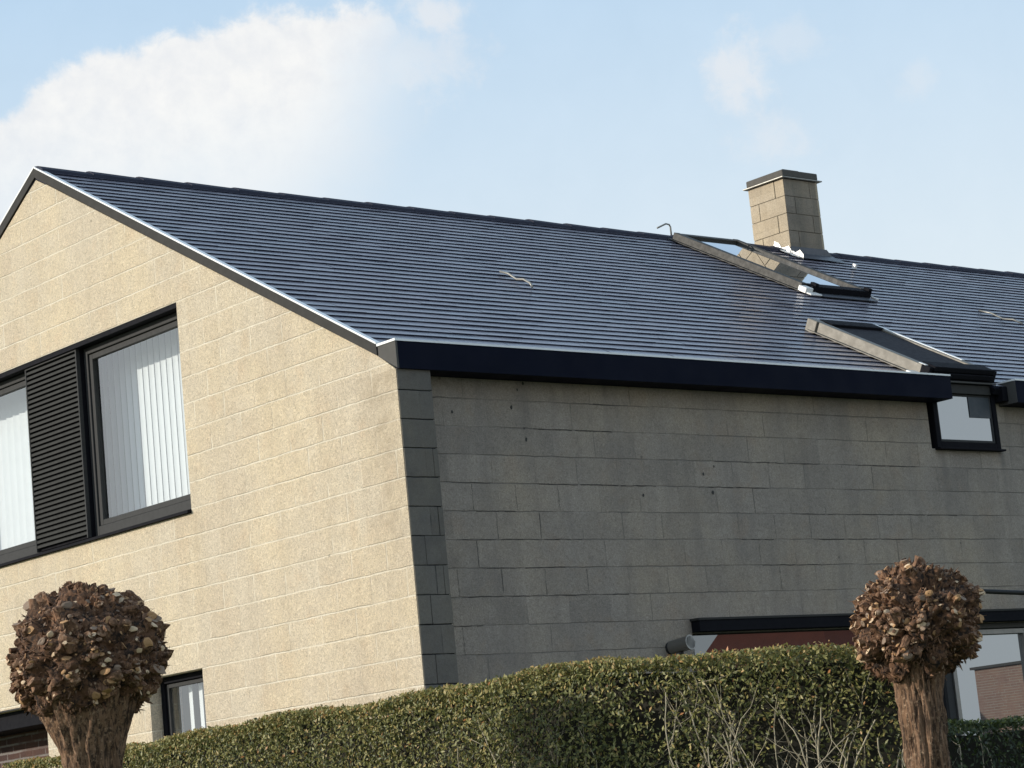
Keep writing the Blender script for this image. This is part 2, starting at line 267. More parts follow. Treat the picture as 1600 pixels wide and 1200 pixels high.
# ------------------------------------------------------------------ mesh helpers
class MB:
    def __init__(s): s.v = []; s.f = []; s.m = []; s.a = []; s.marks = []
    def add(s, vs, fs, mi=0, a=None):
        o = len(s.v); s.marks.append((o, len(s.f))); s.v += [tuple(x) for x in vs]
        for f in fs: s.f.append(tuple(i+o for i in f)); s.m.append(mi); s.a.append(0. if a is None else a)
    def box(s, x0, x1, y0, y1, z0, z1, mi=0, a=None):
        vs = [(x, y, z) for z in (z0, z1) for y in (y0, y1) for x in (x0, x1)]
        s.add(vs, [(0, 2, 3, 1), (4, 5, 7, 6), (0, 1, 5, 4), (2, 6, 7, 3), (0, 4, 6, 2), (1, 3, 7, 5)], mi, a)
    def hexa(s, vs, mi=0, a=None, mis=None):
        fs = [(0, 2, 3, 1), (4, 5, 7, 6), (0, 1, 5, 4), (2, 6, 7, 3), (0, 4, 6, 2), (1, 3, 7, 5)]
        o = len(s.v); s.marks.append((o, len(s.f))); s.v += [tuple(x) for x in vs]
        for i, f in enumerate(fs):
            s.f.append(tuple(k+o for k in f)); s.m.append(mis[i] if mis else mi); s.a.append(a or 0.)
    def tube(s, pts, rs, n=8, mi=0, cap=True, a=None, mcap=None):
        pts = [Vector(p) for p in pts]; o = len(s.v); rr = rs if hasattr(rs, '__len__') else [rs]*len(pts)
        t0 = (pts[1]-pts[0]).normalized(); up = Vector((0, 0, 1)) if abs(t0.z) < .9 else Vector((1, 0, 0))
        A = t0.cross(up).normalized()
        for i, p in enumerate(pts):
            t = ((pts[min(i+1, len(pts)-1)]-pts[max(i-1, 0)])).normalized(); A = (A-t*A.dot(t)).normalized(); Bv = t.cross(A)
            for k in range(n):
                an = 2*math.pi*k/n; s.v.append(tuple(p+(A*math.cos(an)+Bv*math.sin(an))*rr[i]))
        for i in range(len(pts)-1):
            for k in range(n):
                s.f.append((o+i*n+k, o+i*n+(k+1) % n, o+(i+1)*n+(k+1) % n, o+(i+1)*n+k)); s.m.append(mi); s.a.append(a or 0.)
        if cap:
            s.f.append(tuple(o+k for k in reversed(range(n)))); s.m.append(mi); s.a.append(a or 0.)
            s.f.append(tuple(o+(len(pts)-1)*n+k for k in range(n))); s.m.append(mi if mcap is None else mcap); s.a.append(a or 0.)
    def poly(s, loops, fn, th, mi=0, mside=None):
        """2D loops (outer first, then holes); fn(a,b,t)->xyz ; th: (t_front,t_back)"""
        vv = [Vector((p[0], p[1], 0)) for l in loops for p in l]
        tris = tessellate_polygon([[Vector((p[0], p[1], 0)) for p in l] for l in loops])
        o = len(s.v); n = len(vv)
        s.v += [tuple(fn(p.x, p.y, th[0])) for p in vv]+[tuple(fn(p.x, p.y, th[1])) for p in vv]
        for t in tris:
            s.f.append(tuple(o+i for i in t)); s.m.append(mi); s.a.append(0.)
            s.f.append(tuple(o+n+i for i in reversed(t))); s.m.append(mi); s.a.append(0.)
        k = o
        for l in loops:
            for i in range(len(l)):
                j = (i+1) % len(l); s.f.append((k+i, k+j, k+j+n, k+i+n)); s.m.append(mside if mside is not None else mi); s.a.append(0.)
            k += len(l)
    def split(s, name, mats, parent=None, **k):
        # every add() call becomes an object of its own
        out = None
        for (v0, f0), (v1, f1) in zip(s.marks, s.marks[1:]+[(len(s.v), len(s.f))]):
            m = MB(); m.v = s.v[v0:v1]; m.f = [tuple(i-v0 for i in f) for f in s.f[f0:f1]]; m.m = s.m[f0:f1]; m.a = s.a[f0:f1]; out = m.build(name, mats, parent, **k)
        return out
    def build(s, name, mats, parent=None, smooth=False, attr=False, recalc=True, bevel=0.):
        me = bpy.data.meshes.new(name); me.from_pydata(s.v, [], s.f)
        for m in (mats if isinstance(mats, (list, tuple)) else [mats]): me.materials.append(m)
        me.polygons.foreach_set('material_index', s.m)
        if attr:
            at = me.attributes.new('rnd', 'FLOAT', 'FACE'); at.data.foreach_set('value', s.a)
        if recalc:
            bm = bmesh.new(); bm.from_mesh(me); bmesh.ops.recalc_face_normals(bm, faces=bm.faces); bm.to_mesh(me); bm.free()
        if smooth: me.polygons.foreach_set('use_smooth', [True]*len(me.polygons))
        me.update(); o = bpy.data.objects.new(name, me); sc.collection.objects.link(o)
        if parent: o.parent = parent
        if bevel:
            bv = o.modifiers.new('bevel', 'BEVEL'); bv.width = bevel; bv.segments = 2; bv.limit_method = 'ANGLE'
        return o
def empty(name, loc=(0, 0, 0), parent=None):
    o = bpy.data.objects.new(name, None); o.location = loc; sc.collection.objects.link(o); o.empty_display_size = .3
    if parent: o.parent = parent
    return o
def tag(o, label=None, cat=None, group=None, kind=None):
    for k, v in (('label', label), ('category', cat), ('group', group), ('kind', kind)):
        if v: o[k] = v
    return o
def bx(name, mat, parent, *b, bevel=0.):
    m = MB(); m.box(*b); return m.build(name, mat, parent, bevel=bevel)
Z = 2.8                       # ground is z = 0; the wall courses are multiples of 0.2
# ------------------------------------------------------------------ setting
g = MB(); n = 60
g.add([(-1500, -1500, -.012), (1500, -1500, -.012), (1500, 1500, -.012), (-1500, 1500, -.012)], [(0, 1, 2, 3)])
tag(g.build('ground', M['grass']), kind='structure')
g = MB(); g.box(-12.2, 60, -18., -12., -.1, .12); tag(g.build('pavement', M['paving']), kind='structure')
g = MB(); g.box(-12.2, 60, -18.15, -18., -.1, .125); tag(g.build('kerb', M['kerb']), kind='structure')
g = MB(); g.add([(-300, -26, -.004), (300, -26, -.004), (300, -18.15, -.004), (-300, -18.15, -.004)], [(0, 1, 2, 3)]); tag(g.build('road', M['asphalt']), kind='structure')
# ------------------------------------------------------------------ house
house = tag(empty('house', (0, 0, 0)), 'long pale block house with dark slate saddle roof, sunlit gable and shaded long side', 'house')
MR = .5515                     # roof slope
YR, YE = 4.585, .175; ZR = 4.574+Z; ZE = 2.142+Z
def zr(y): return ZE+MR*(min(y, 2*YR-y)-YE)
XL = 17.0; YB = 2*YR
# gable wall
gy = lambda a, b, t: (t, a, b)
drop = .075
outer = [(0, 0), (0, 1.945+Z), (.175, zr(.175)-drop*1.0), (YR, ZR-drop*1.1), (YB-.175, zr(.175)-drop), (YB, 1.945+Z), (YB, 0), (7.4, 0), (7.4, .165+Z), (4.97, .165+Z), (4.97, 0)]
WY0, WY1, WZ0, WZ1 = 2.62, 6.55, 1.37+Z, 2.998+Z
hole1 = [(WY0, WZ0), (WY1, WZ0), (WY1, WZ1), (WY0, WZ1)]
SY0, SY1, SZ0, SZ1 = 2.635, 3.39, -.6+Z, .203+Z
hole2 = [(SY0, SZ0), (SY1, SZ0), (SY1, SZ1), (SY0, SZ1)]
w = MB(); w.poly([outer, hole1, hole2], gy, (0, .29))
gw = w.build('gable_wall', [M['gable'], M['pier']], house)
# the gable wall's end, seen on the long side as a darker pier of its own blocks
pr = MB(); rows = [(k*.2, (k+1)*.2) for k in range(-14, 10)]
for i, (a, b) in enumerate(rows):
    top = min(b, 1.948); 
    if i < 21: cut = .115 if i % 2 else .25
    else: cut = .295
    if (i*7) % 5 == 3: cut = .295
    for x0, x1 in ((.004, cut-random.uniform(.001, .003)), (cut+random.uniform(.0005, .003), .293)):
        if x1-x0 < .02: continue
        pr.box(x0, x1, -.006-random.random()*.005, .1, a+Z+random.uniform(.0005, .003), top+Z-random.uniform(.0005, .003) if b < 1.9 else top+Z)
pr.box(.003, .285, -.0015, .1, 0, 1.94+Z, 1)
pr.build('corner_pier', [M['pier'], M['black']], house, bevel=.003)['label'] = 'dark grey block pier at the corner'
# long side wall
SW = .175
px = lambda a, b, t: (a, t, b)
lo = [(.29, 0), (.29, 2.11+Z), (5.70, 2.11+Z), (5.70, 1.56+Z), (6.585, 1.56+Z), (6.585, 2.11+Z), (XL, 2.11+Z), (XL, 0), (7.9, 0), (7.9, .098+Z), (2.70, .098+Z), (2.70, 0)]
ck = MB(); ck.poly([lo], px, (SW, SW+.30))
# block faces that stand a hair proud, as the photo shows them catch light and leave dark cracks
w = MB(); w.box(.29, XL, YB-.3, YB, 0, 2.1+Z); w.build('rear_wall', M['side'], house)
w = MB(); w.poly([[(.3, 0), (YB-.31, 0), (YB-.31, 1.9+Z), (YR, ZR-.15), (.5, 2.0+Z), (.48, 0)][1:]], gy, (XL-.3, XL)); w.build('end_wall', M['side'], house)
# wall joints opened: dark cracks (short sealed joints gone) on the side wall
def crack(x0, z0, x1, z1, wd):
    n = 7; a = []; 
    for i in range(n+1):
        t = i/n; a.append((x0+(x1-x0)*t+random.uniform(-.003, .003), z0+(z1-z0)*t+random.uniform(-.003, .003)))
    for i in range(n):
        ww = wd*random.uniform(.3, 1.1)
        (xa, za), (xb, zb) = a[i], a[i+1]
        if abs(x1-x0) > abs(z1-z0): q = [(xa, za-ww), (xb, zb-ww), (xb, zb+ww), (xa, za+ww)]
        else: q = [(xa-ww, za), (xb-ww, zb), (xb+ww, zb), (xa+ww, za)]
        ck.add([(x, SW-.0025, z+Z) for x, z in q], [(0, 1, 2, 3)], 1)
def jx(k, i): return (.115 if k % 2 == 0 else .315)+.4*i
for k, i0, i1 in ((9, 4, 5), (9, 0, 1), (6, 1, 2), (6, 3, 6), (6, 7, 9), (5, 1, 2), (5, 9, 12), (4, 1, 4), (4, 8, 9), (4, 10, 13), (3, 8, 10), (5, 12, 14), (2, 1, 5), (7, 7, 10), (8, 3, 5), (1, 0, 1), (3, 1, 3), (7, 11, 13)):
    for i in range(i0, i1):
        crack(jx(k, i)+.02, k*.2, jx(k, i+1)-.03*random.random(), k*.2, .0026)
for k, i in ((4, 2), (4, 3), (5, 1), (5, 2), (5, 3), (3, 1), (3, 8), (2, 1), (2, 2), (2, 3), (2, 4), (5, 8), (4, 9), (4, 10), (4, 11), (3, 12), (9, 5), (0, 1), (2, 9), (3, 11), (6, 12), (8, 9), (7, 13)):
    crack(jx(k, i), k*.2+.01, jx(k, i), k*.2+.19, .0015)
for x, z in ((1.28, 1.93), (1.22, 1.88), (1.15, 1.75), (1.25, 1.60), (1.26, 1.52), (3.12, 1.36), (3.0, 1.30), (3.08, 1.16), (2.35, 1.13), (.6, 1.7)):
    r_ = random.uniform(.006, .014)
    ck.add([(x+r_*math.cos(q)*random.uniform(.6, 1.1), SW-.0028, z+Z+r_*1.2*math.sin(q)) for q in [k*math.pi/4 for k in range(8)]], [tuple(range(8))], 1)
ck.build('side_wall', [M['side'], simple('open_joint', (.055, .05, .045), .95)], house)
# ---- roof
GA = .1385; ct = 1/math.sqrt(1+MR*MR); st_ = MR*ct
def rp(x, s, off, back=False):
    """point on the roof: s metres up the slope from y=YE, off above it"""
    y = YE+s*ct-off*st_; z = ZE+s*st_+off*ct
    return (x, 2*YR-y if back else y, z)
SLEN = (YR-YE)/ct
def blocked(x0, x1, s0, s1, back):
    if back: return False
    for a, b, c, d in ((5.74, 6.50, -.5, 1.30), (7.23, 8.09, 2.95, 4.9), (8.93, 9.40, 4.86, 5.2)):
        if x0 >= a-.001 and x1 <= b+.001 and s0 > c and s1 < d: return True
    return False
for back in (False, True):
    r = MB(); s0 = -.10; k = 0
    while s0 < SLEN-.02:
        s1 = min(s0+GA, SLEN); x = .02-(.165 if k % 2 else 0)
        edges = [.02]
        while x < XL+.1:
            x += .33
            if x > .05: edges.append(min(x, XL+.1))
        brk = [e for e in (5.74, 6.50, 7.23, 8.09)]
        E2 = sorted(set(edges+brk))
        for xa, xb in zip(E2[:-1], E2[1:]):
            if blocked(xa, xb, s0, s1, back): continue
            j = random.gauss(0, .0007); th = .0120+j; rn = min(1, max(0, random.gauss(.45, .22)))
            gp = .0004
            dr = random.uniform(-.0012, .0012)
            vs = [rp(xa+gp, s0+dr, -.01, back), rp(xb-gp, s0+dr, -.01, back), rp(xa+gp, s1+.004, -.01, back), rp(xb-gp, s1+.004, -.01, back),
                  rp(xa+gp, s0+dr, th, back), rp(xb-gp, s0+dr, th+random.gauss(0, .0006), back), rp(xa+gp, s1+.004, .001, back), rp(xb-gp, s1+.004, .001, back)]
            # faces: bottom, top, front(butt), rear, left, right
            r.hexa(vs, a=rn, mis=[1, 0, 1, 1, 1, 1])
        s0 += GA; k += 1
    ro = r.build('roof', [M['slate'], M['butt']], house, attr=True)
    u = MB(); vs = [rp(.03, -.12, -.06, back), rp(XL, -.12, -.06, back), rp(.03, SLEN-.03, -.06, back), rp(XL, SLEN-.03, -.06, back),
                    rp(.03, -.12, -.012, back), rp(XL, -.12, -.012, back), rp(.03, SLEN-.03, -.012, back), rp(XL, SLEN-.03, -.012, back)]
    # cut the deck under the window bays
    if back: u.hexa(vs)
    else:
        for xa, xb, sa, sb in ((.03, 5.74, -.12, SLEN-.03), (5.74, 6.50, 1.28, SLEN-.03), (6.50, 7.23, -.12, SLEN-.03), (7.23, 8.09, -.12, 2.96), (7.23, 8.09, 4.88, SLEN-.03), (8.09, XL, -.12, SLEN-.03)):
            u.hexa([rp(xa, sa, -.06), rp(xb, sa, -.06), rp(xa, sb, -.06), rp(xb, sb, -.06), rp(xa, sa, -.012), rp(xb, sa, -.012), rp(xa, sb, -.012), rp(xb, sb, -.012)])
    u.build('roof_deck', M['black'], ro)
    if not back: roof = ro
# ridge caps: overlapping segments with a steep drip side
rcl = []; x = .0; k = 0
while x < XL:
    L = .49; x1 = min(x+L+.03, XL+.1)
    for (xa, xb, lift) in ((x, x1, 0.0),):
        hA, hB = .004+random.uniform(-.003, .003), -.006
        def prof(h): return [(YR-.160, -.185+h), (YR-.115, -.030+h), (YR-.045, .010+h), (YR, .018+h), (YR+.045, .010+h), (YR+.115, -.030+h), (YR+.160, -.185+h), (YR, -.10+h)]
        A = [(xa, y, ZR+z+.006) for y, z in prof(hA)]; B_ = [(xb, y, ZR+z+.006) for y, z in prof(hB)]
        nn = 8; fs = [(i, (i+1) % nn, nn+(i+1) % nn, nn+i) for i in range(nn)]+[tuple(range(nn)), tuple(range(2*nn-1, nn-1, -1))]
        if not (xb > 8.95 and xa < 9.38): rcl.append((A+B_, fs, (A[0][0]+B_[0][0])/2))
        elif xa < 8.85:
            B_ = [(8.89, y, ZR+z+.006) for y, z in prof(hB)]; rcl.append((A+B_, fs, (A[0][0]+B_[0][0])/2))
        elif xb > 9.45:
            A = [(9.44, y, ZR+z+.006) for y, z in prof(hB)]; rcl.append((A+B_, fs, (A[0][0]+B_[0][0])/2))
    x += L
for lo_, hi_ in ((-1, 9.2), (9.2, 99)):
    q = MB()
    for vs_, fs_, mx_ in rcl:
        if lo_ < mx_ <= hi_: q.add(vs_, fs_)
    q.build('ridge_cap', M['ridge'], roof)
# verge trims
for back in (False, True):
    vt = MB(); vf = MB()
    def yy(y): return 2*YR-y if back else y
    def strip(mb, x0, x1, o0, o1, ya=YE, yb=YR):
        mb.hexa([(x0, yy(ya), zr(ya)+o0), (x1, yy(ya), zr(ya)+o0), (x0, yy(yb), zr(yb)+o0), (x1, yy(yb), zr(yb)+o0),
                 (x0, yy(ya), zr(ya)+o1), (x1, yy(ya), zr(ya)+o1), (x0, yy(yb), zr(yb)+o1), (x1, yy(yb), zr(yb)+o1)])
    strip(vt, -.017, .030, .010, .024); strip(vf, -.014, -.001, -.070, .0098); strip(vf, -.001, .03, -.06, .0058)
    a = vt.build('verge_trim', M['alu'], house); vf.build('verge_board', M['trimgrey'], a)
# box gutters / fascias
def gutter(x0, x1, endL=True):
    f = MB(); f.box(x0, x1, -.028, -.008, 1.945+Z, 2.135+Z); f.box(x0, x1, -.008, .172, 1.945+Z, 1.958+Z); f.box(x0, x1, .10, .172, 1.958+Z, 2.04+Z)
    fo = f.build('box_gutter', M['navy'], house)
    t = MB(); t.box(x0-.002, x1+.002, -.034, -.004, 2.1352+Z, 2.149+Z); 
    t.build('gutter_edge_trim', M['alu'], fo)
    e = MB(); e.box(x1-.01, x1+.002, -.027, .171, 1.946+Z, 2.134+Z)
    if endL: e.box(x0-.004, x0+.01, -.027, .171, 1.946+Z, 2.1345+Z)
    e.split('gutter_end', M['gutgrey'] if endL else M['navy'], fo)
    return fo
g1 = gutter(.012, 5.80, False)
e = MB(); e.poly([[(-.028, 1.948+Z), (-.028, 2.135+Z), (.168, 2.135+Z), (.168, 2.062+Z)]], gy, (-.006, .011)); e.build('gutter_end', M['gutgrey'], g1)
e = MB(); e.box(-.012, .012, -.033, .185, 2.1352+Z, 2.152+Z); e.build('gutter_end_trim', M['alu'], g1)
g2 = gutter(6.655, XL, True)
e = MB(); e.box(6.645, 6.672, -.005, .19, 2.1353+Z, 2.150+Z); e.build('gutter_end_trim', M['alu'], g2)
# ---- big gable window
gwin = empty('gable_window', (0, 0, 0), house)
X0 = .10                       # outer frame face
def frame(name, mat, y0, y1, z0, z1, wd, xa, xb, parent, wb=None, bevel=.004):
    f = MB(); wb = wb or wd
    f.box(xa, xb, y0, y0+wd, z0, z1); f.box(xa, xb, y1-wd, y1, z0, z1); f.box(xa, xb, y0+wd, y1-wd, z1-wd, z1); f.box(xa, xb, y0+wd, y1-wd, z0, z0+wb)
    return f.build(name, mat, parent, bevel=bevel)
SL0, SL1 = 4.175, 5.005        # louvre field (seen at its own depth)
lp = MB(); lp.box(.055, .10, SL0, SL1, WZ0+.05, WZ1-.045); lpo = lp.build('louvre_panel', M['black'], gwin)
nl = 37; h_ = (WZ1-.06-(WZ0+.07))/nl; lv = MB()
for i in range(nl):
    z0 = WZ0+.07+i*h_; lv.hexa([(.030, SL0+.012, z0), (.034, SL0+.012, z0), (.030, SL1-.012, z0), (.034, SL1-.012, z0)] and
        [(.026, SL0+.012, z0+.004), (.056, SL0+.012, z0+.018), (.026, SL1-.012, z0+.004), (.056, SL1-.012, z0+.018),
         (.026, SL0+.012, z0+.024), (.056, SL0+.012, z0+h_-.001), (.026, SL1-.012, z0+.024), (.056, SL1-.012, z0+h_-.001)])
lv.build('louvre_slat', M['louv'], lpo); 
fr = MB(); fr.box(.022, .056, SL0-.002, SL0+.012, WZ0+.045, WZ1-.04); fr.box(.022, .056, SL1-.012, SL1+.002, WZ0+.045, WZ1-.04); fr.box(.022, .056, SL0+.012, SL1-.012, WZ1-.055, WZ1-.04)
fr.build('louvre_frame', M['anth'], lpo)
hd = MB(); hd.box(.004, .29, WY0, WY1, WZ1-.0395, WZ1-.0005); hd.build('window_head', M['black'], gwin)
sl = MB(); sl.poly([[(-.035, WZ0+.002), (-.035, WZ0+.022), (.098, WZ0+.048), (.098, WZ0+.002)]], lambda a, b, t: (a, t, b), (WY0+.004, WY1-.004)); sl.build('window_sill', M['black'], gwin)
for (a, b) in ((WY0+.002, 4.165), (5.015, WY1-.002)):
    wf = frame('window_frame', M['anth'], a, b, WZ0+.05, WZ1-.0405, .055, .09, .16, gwin, wb=.075)
    sf = frame('sash', M['anth'], a+.058, b-.058, WZ0+.128, WZ1-.10, .045, .105, .15, wf)
    gl = MB(); gl.add([(.125, a+.1, WZ0+.17), (.125, b-.1, WZ0+.17), (.125, b-.1, WZ1-.14), (.125, a+.1, WZ1-.14)], [(0, 1, 2, 3)]); gl.build('pane', M['glass'], wf, recalc=False)
    # vertical blind: each slat hangs turned a little
    bl = MB(); y = a-.3; wdt = .066 if a < 4 else .118; k = 0
    while y < b+.25:
        an = rad(-6 if a < 4 else -8); cy, sx = wdt/2*math.cos(an), wdt/2*math.sin(an)
        n = 6; pts = []
        for q in range(n+1):
            t = -1+2*q/n; bow = .006*(1-t*t); pts.append((.40+sx*t+bow, y+cy*t))
        vs = [(x_, y_, WZ0-.12) for x_, y_ in pts]+[(x_, y_, WZ1+.12) for x_, y_ in pts]
        if abs(y-.5*(a+b)) < 3: bl.add(vs, [(q, q+1, q+n+2, q+n+1) for q in range(n)])
        y += .089 if a < 4 else .1135; k += 1
    bo = bl.build('vertical_blind', M['white'], gwin, smooth=True, recalc=False)
    if a < 4:
        sh_ = MB(); vs = []
        for q in range(81):
            y = a-.2+(b-a+.5)*q/80; x_ = .50+.012*math.sin(q*1.1); vs += [(x_, y, WZ0-.1), (x_, y, WZ1+.1)]
        sh_.add(vs, [(2*q, 2*q+2, 2*q+3, 2*q+1) for q in range(80)]); sh_.build('net_curtain', M['net'], gwin, smooth=True, recalc=False)
# room shell
def room(name, x0, x1, y0, y1, z0, z1, mat, openface, parent):
    m = MB(); vs = [(x, y, z) for z in (z0, z1) for y in (y0, y1) for x in (x0, x1)]
    fs = {'z0': (0, 1, 3, 2), 'z1': (4, 6, 7, 5), 'y0': (0, 4, 5, 1), 'y1': (2, 3, 7, 6), 'x0': (0, 2, 6, 4), 'x1': (1, 5, 7, 3)}
    m.add(vs, [f for k, f in fs.items() if k != openface]); return m.build(name, mat, parent, recalc=False)
room('room_interior', .291, 4.2, 2.2, 7.2, 1.1+Z, 3.25+Z, M['render'], 'x0', gwin)
# ---- small gable window
sw = empty('small_window', (0, 0, 0), house)
wf = frame('window_frame', M['black'], SY0+.002, SY1-.002, SZ0+.002, SZ1-.002, .05, .10, .17, sw)
frame('sash', M['anth'], SY0+.055, SY1-.055, SZ0+.055, SZ1-.058, .03, .12, .16, wf)
gl = MB(); gl.add([(.135, SY0+.08, SZ0+.08), (.135, SY1-.08, SZ0+.08), (.135, SY1-.08, SZ1-.08), (.135, SY0+.08, SZ1-.08)], [(0, 1, 2, 3)]); gl.build('pane', M['glass'], sw, recalc=False)
bl = MB()
for i, y in enumerate((3.19, 3.05, 2.90, 3.36, 3.5)):
    bl.add([(.235, y-.036, SZ0-.1), (.25, y+.036, SZ0-.1), (.25, y+.036, SZ1+.1), (.235, y-.036, SZ1+.1)], [(0, 1, 2, 3)])
bl.build('vertical_blind', M['white'], sw, recalc=False)
room('room_interior', .291, 1.6, 2.45, 3.9, .02, SZ1+.1, simple('green_reflection_room', (.035, .06, .03), .9, var=.6, nscale=4), 'x0', sw)  # green of plants mirrored in the pane, put into the room colour
# ---- garage recess low on the gable
gr = empty('garage_bay', (0, 0, 0), house)
bx('lintel_beam', M['black'], gr, .07, .3, 4.972, 7.39, .02+Z, .163+Z, bevel=.004)
bx('lintel_trim', M['trimgrey'], gr, -.012, .285, 4.955, 7.41, .1655+Z, .178+Z)
bx('brick_wall', M['redbrick'], gr, .45, .6, 4.6, 7.7, .0, .02+Z)
bx('bay_ceiling', M['black'], gr, .291, .7, 4.9, 7.5, .021+Z, .06+Z)
# ---- roof windows
def cheekbox(mb, x0, x1, s0, s1, o0, o1, mi=0): mb.hexa([rp(x0, s0, o0), rp(x1, s0, o0), rp(x0, s1, o0), rp(x1, s1, o0), rp(x0, s0, o1), rp(x1, s0, o1), rp(x0, s1, o1), rp(x1, s1, o1)], mi=mi)
def roof_window(x0, x1, s0, s1, H, fm, gm, label):
    e = empty('roof_window', (0, 0, 0), house); e['label'] = label
    f = MB(); wd = .075
    cheekbox(f, x0, x0+wd, s0, s1, -.01, H); cheekbox(f, x1-wd, x1, s0, s1, -.01, H); cheekbox(f, x0+wd, x1-wd, s1-wd, s1, -.01, H-.004)
    fo = f.build('frame', fm, e, bevel=.005)
    p = MB(); cheekbox(p, x0+wd, x1-wd, s0+.06, s1-wd, -.01, H-.028); po = p.build('pane', gm, e)
    # aluminium side flashing lying on the tiles
    a = MB(); cheekbox(a, x0-.05, x0-.001, s0-.02, s1+.02, .021, .027); cheekbox(a, x1+.001, x1+.05, s0-.02, s1+.02, .021, .027)
    a.split('side_flashing', fm, fo)
    return e, fo, po
e1, f1, p1 = roof_window(7.20, 8.12, 2.98, 4.86, .095, M['bronze'], M['skyglass'], 'open-sky roof window close under the ridge')
b_ = MB(); cheekbox(b_, 7.275, 8.12, 2.90, 3.03, .0, .088); b_.build('bottom_rail', M['black'], e1, bevel=.006)
b_ = MB()
for xx in (7.30, 8.06): cheekbox(b_, xx, xx+.05, 2.89, 2.97, .088, .118)
b_.split('rail_end_cap', M['black'], e1, bevel=.006)
b_ = MB(); cheekbox(b_, 7.17, 7.33, 2.80, 2.90, .018, .035); cheekbox(b_, 7.16, 7.26, 2.87, 2.98, .018, .075); cheekbox(b_, 8.15, 8.18, 2.84, 2.93, .018, .04); b_.split('corner_flashing', M['flash'], e1, bevel=.008)
b_ = MB(); cheekbox(b_, 7.33, 8.1, 2.78, 2.895, .020, .028); b_.build('apron_flashing', M['lead'], e1)
e2, f2, p2 = roof_window(5.71, 6.53, .02, 1.36, .115, M['tan'], M['black'], 'lower roof window covered by a dark shutter at the eaves')
sh = MB()
cheekbox(sh, 5.79, 6.45, .05, 1.27, .088, .100)
sh.build('shutter', simple('dark_shutter', (.020, .018, .022), .7, var=.15, spec=.15), e2)
sh = MB(); cheekbox(sh, 5.80, 6.48, 1.22, 1.38, .085, .125); sh.build('top_cover', M['black'], e2, bevel=.006)
sh = MB(); cheekbox(sh, 5.69, 5.79, 1.30, 1.42, .0, .118); sh.build('frame_corner', M['tan'], e2, bevel=.006)
sh = MB(); cheekbox(sh, 5.705, 5.795, .02, .10, .116, .124); cheekbox(sh, 5.60, 5.72, .0, .12, .019, .045); sh.split('corner_flashing', M['flash'], e2, bevel=.004)
sh = MB(); cheekbox(sh, 6.492, 6.528, .30, 1.36, .1155, .120); sh.build('edge_trim', M['alu'], e2)
sh = MB()
cheekbox(sh, 5.74, 6.52, -.06, .10, .090, .135); cheekbox(sh, 5.76, 6.50, -.075, .02, .040, .085); cheekbox(sh, 5.74, 6.52, -.06, .02, -.01, .035)
cheekbox(sh, 5.70, 5.745, -.04, .06, .03, .12); cheekbox(sh, 6.515, 6.56, -.05, .06, .02, .125)
sh.build('shutter_housing', M['black'], e2, bevel=.006)
# ---- vertical window below it, cutting through the eaves
vw = empty('eaves_window', (0, 0, 0), house)
def frx(name, mat, x0, x1, z0, z1, wd, ya, yb, parent, wb=None, bevel=.004):
    f = MB(); wb = wb or wd
    f.box(x0, x0+wd, ya, yb, z0, z1); f.box(x1-wd, x1, ya, yb, z0, z1); f.box(x0+wd, x1-wd, ya, yb, z1-wd, z1); f.box(x0+wd, x1-wd, ya, yb, z0, z0+wb)
    return f.build(name, mat, parent, bevel=bevel)
vf = frx('frame', M['black'], 5.745, 6.575, 1.565+Z, 2.12+Z, .055, .145, .24, vw, wb=.05)
vf2 = frx('sash', M['anth'], 5.802, 6.518, 1.617+Z, 2.03+Z, .018, .155, .19, vf, wb=.02)
gl = MB(); gl.add([(5.815, .165, 1.64+Z), (6.505, .165, 1.64+Z), (6.505, .165, 2.02+Z), (5.815, .165, 2.02+Z)], [(0, 1, 2, 3)])
gl.build('pane', M['coat'], vw, recalc=False)
bx('reflection_panel', simple('slate_blue_reflection', (.035, .045, .055), .5), vw, 6.23, 6.50, .158, .163, 1.835+Z, 2.015+Z)  # dark square reflection in the glass, added as a thin coloured panel
bx('sill', M['black'], vw, 5.74, 6.60, .115, .18, 1.548+Z, 1.564+Z, bevel=.003)
bx('header', M['trimgrey'], vw, 5.81, 6.51, .13, .19, 2.03+Z, 2.115+Z, bevel=.004)
bx('header_trim', M['gutgrey'], vw, 5.81, 6.56, .10, .15, 2.1155+Z, 2.13+Z, bevel=.002)
bx('side_flashing', M['black'], vw, 6.58, 6.648, .06, .2, 1.97+Z, 2.10+Z, bevel=.006)
bx('bay_lining', M['darkroom'], vw, 5.72, 6.56, .26, .9, 1.6+Z, 2.14+Z)
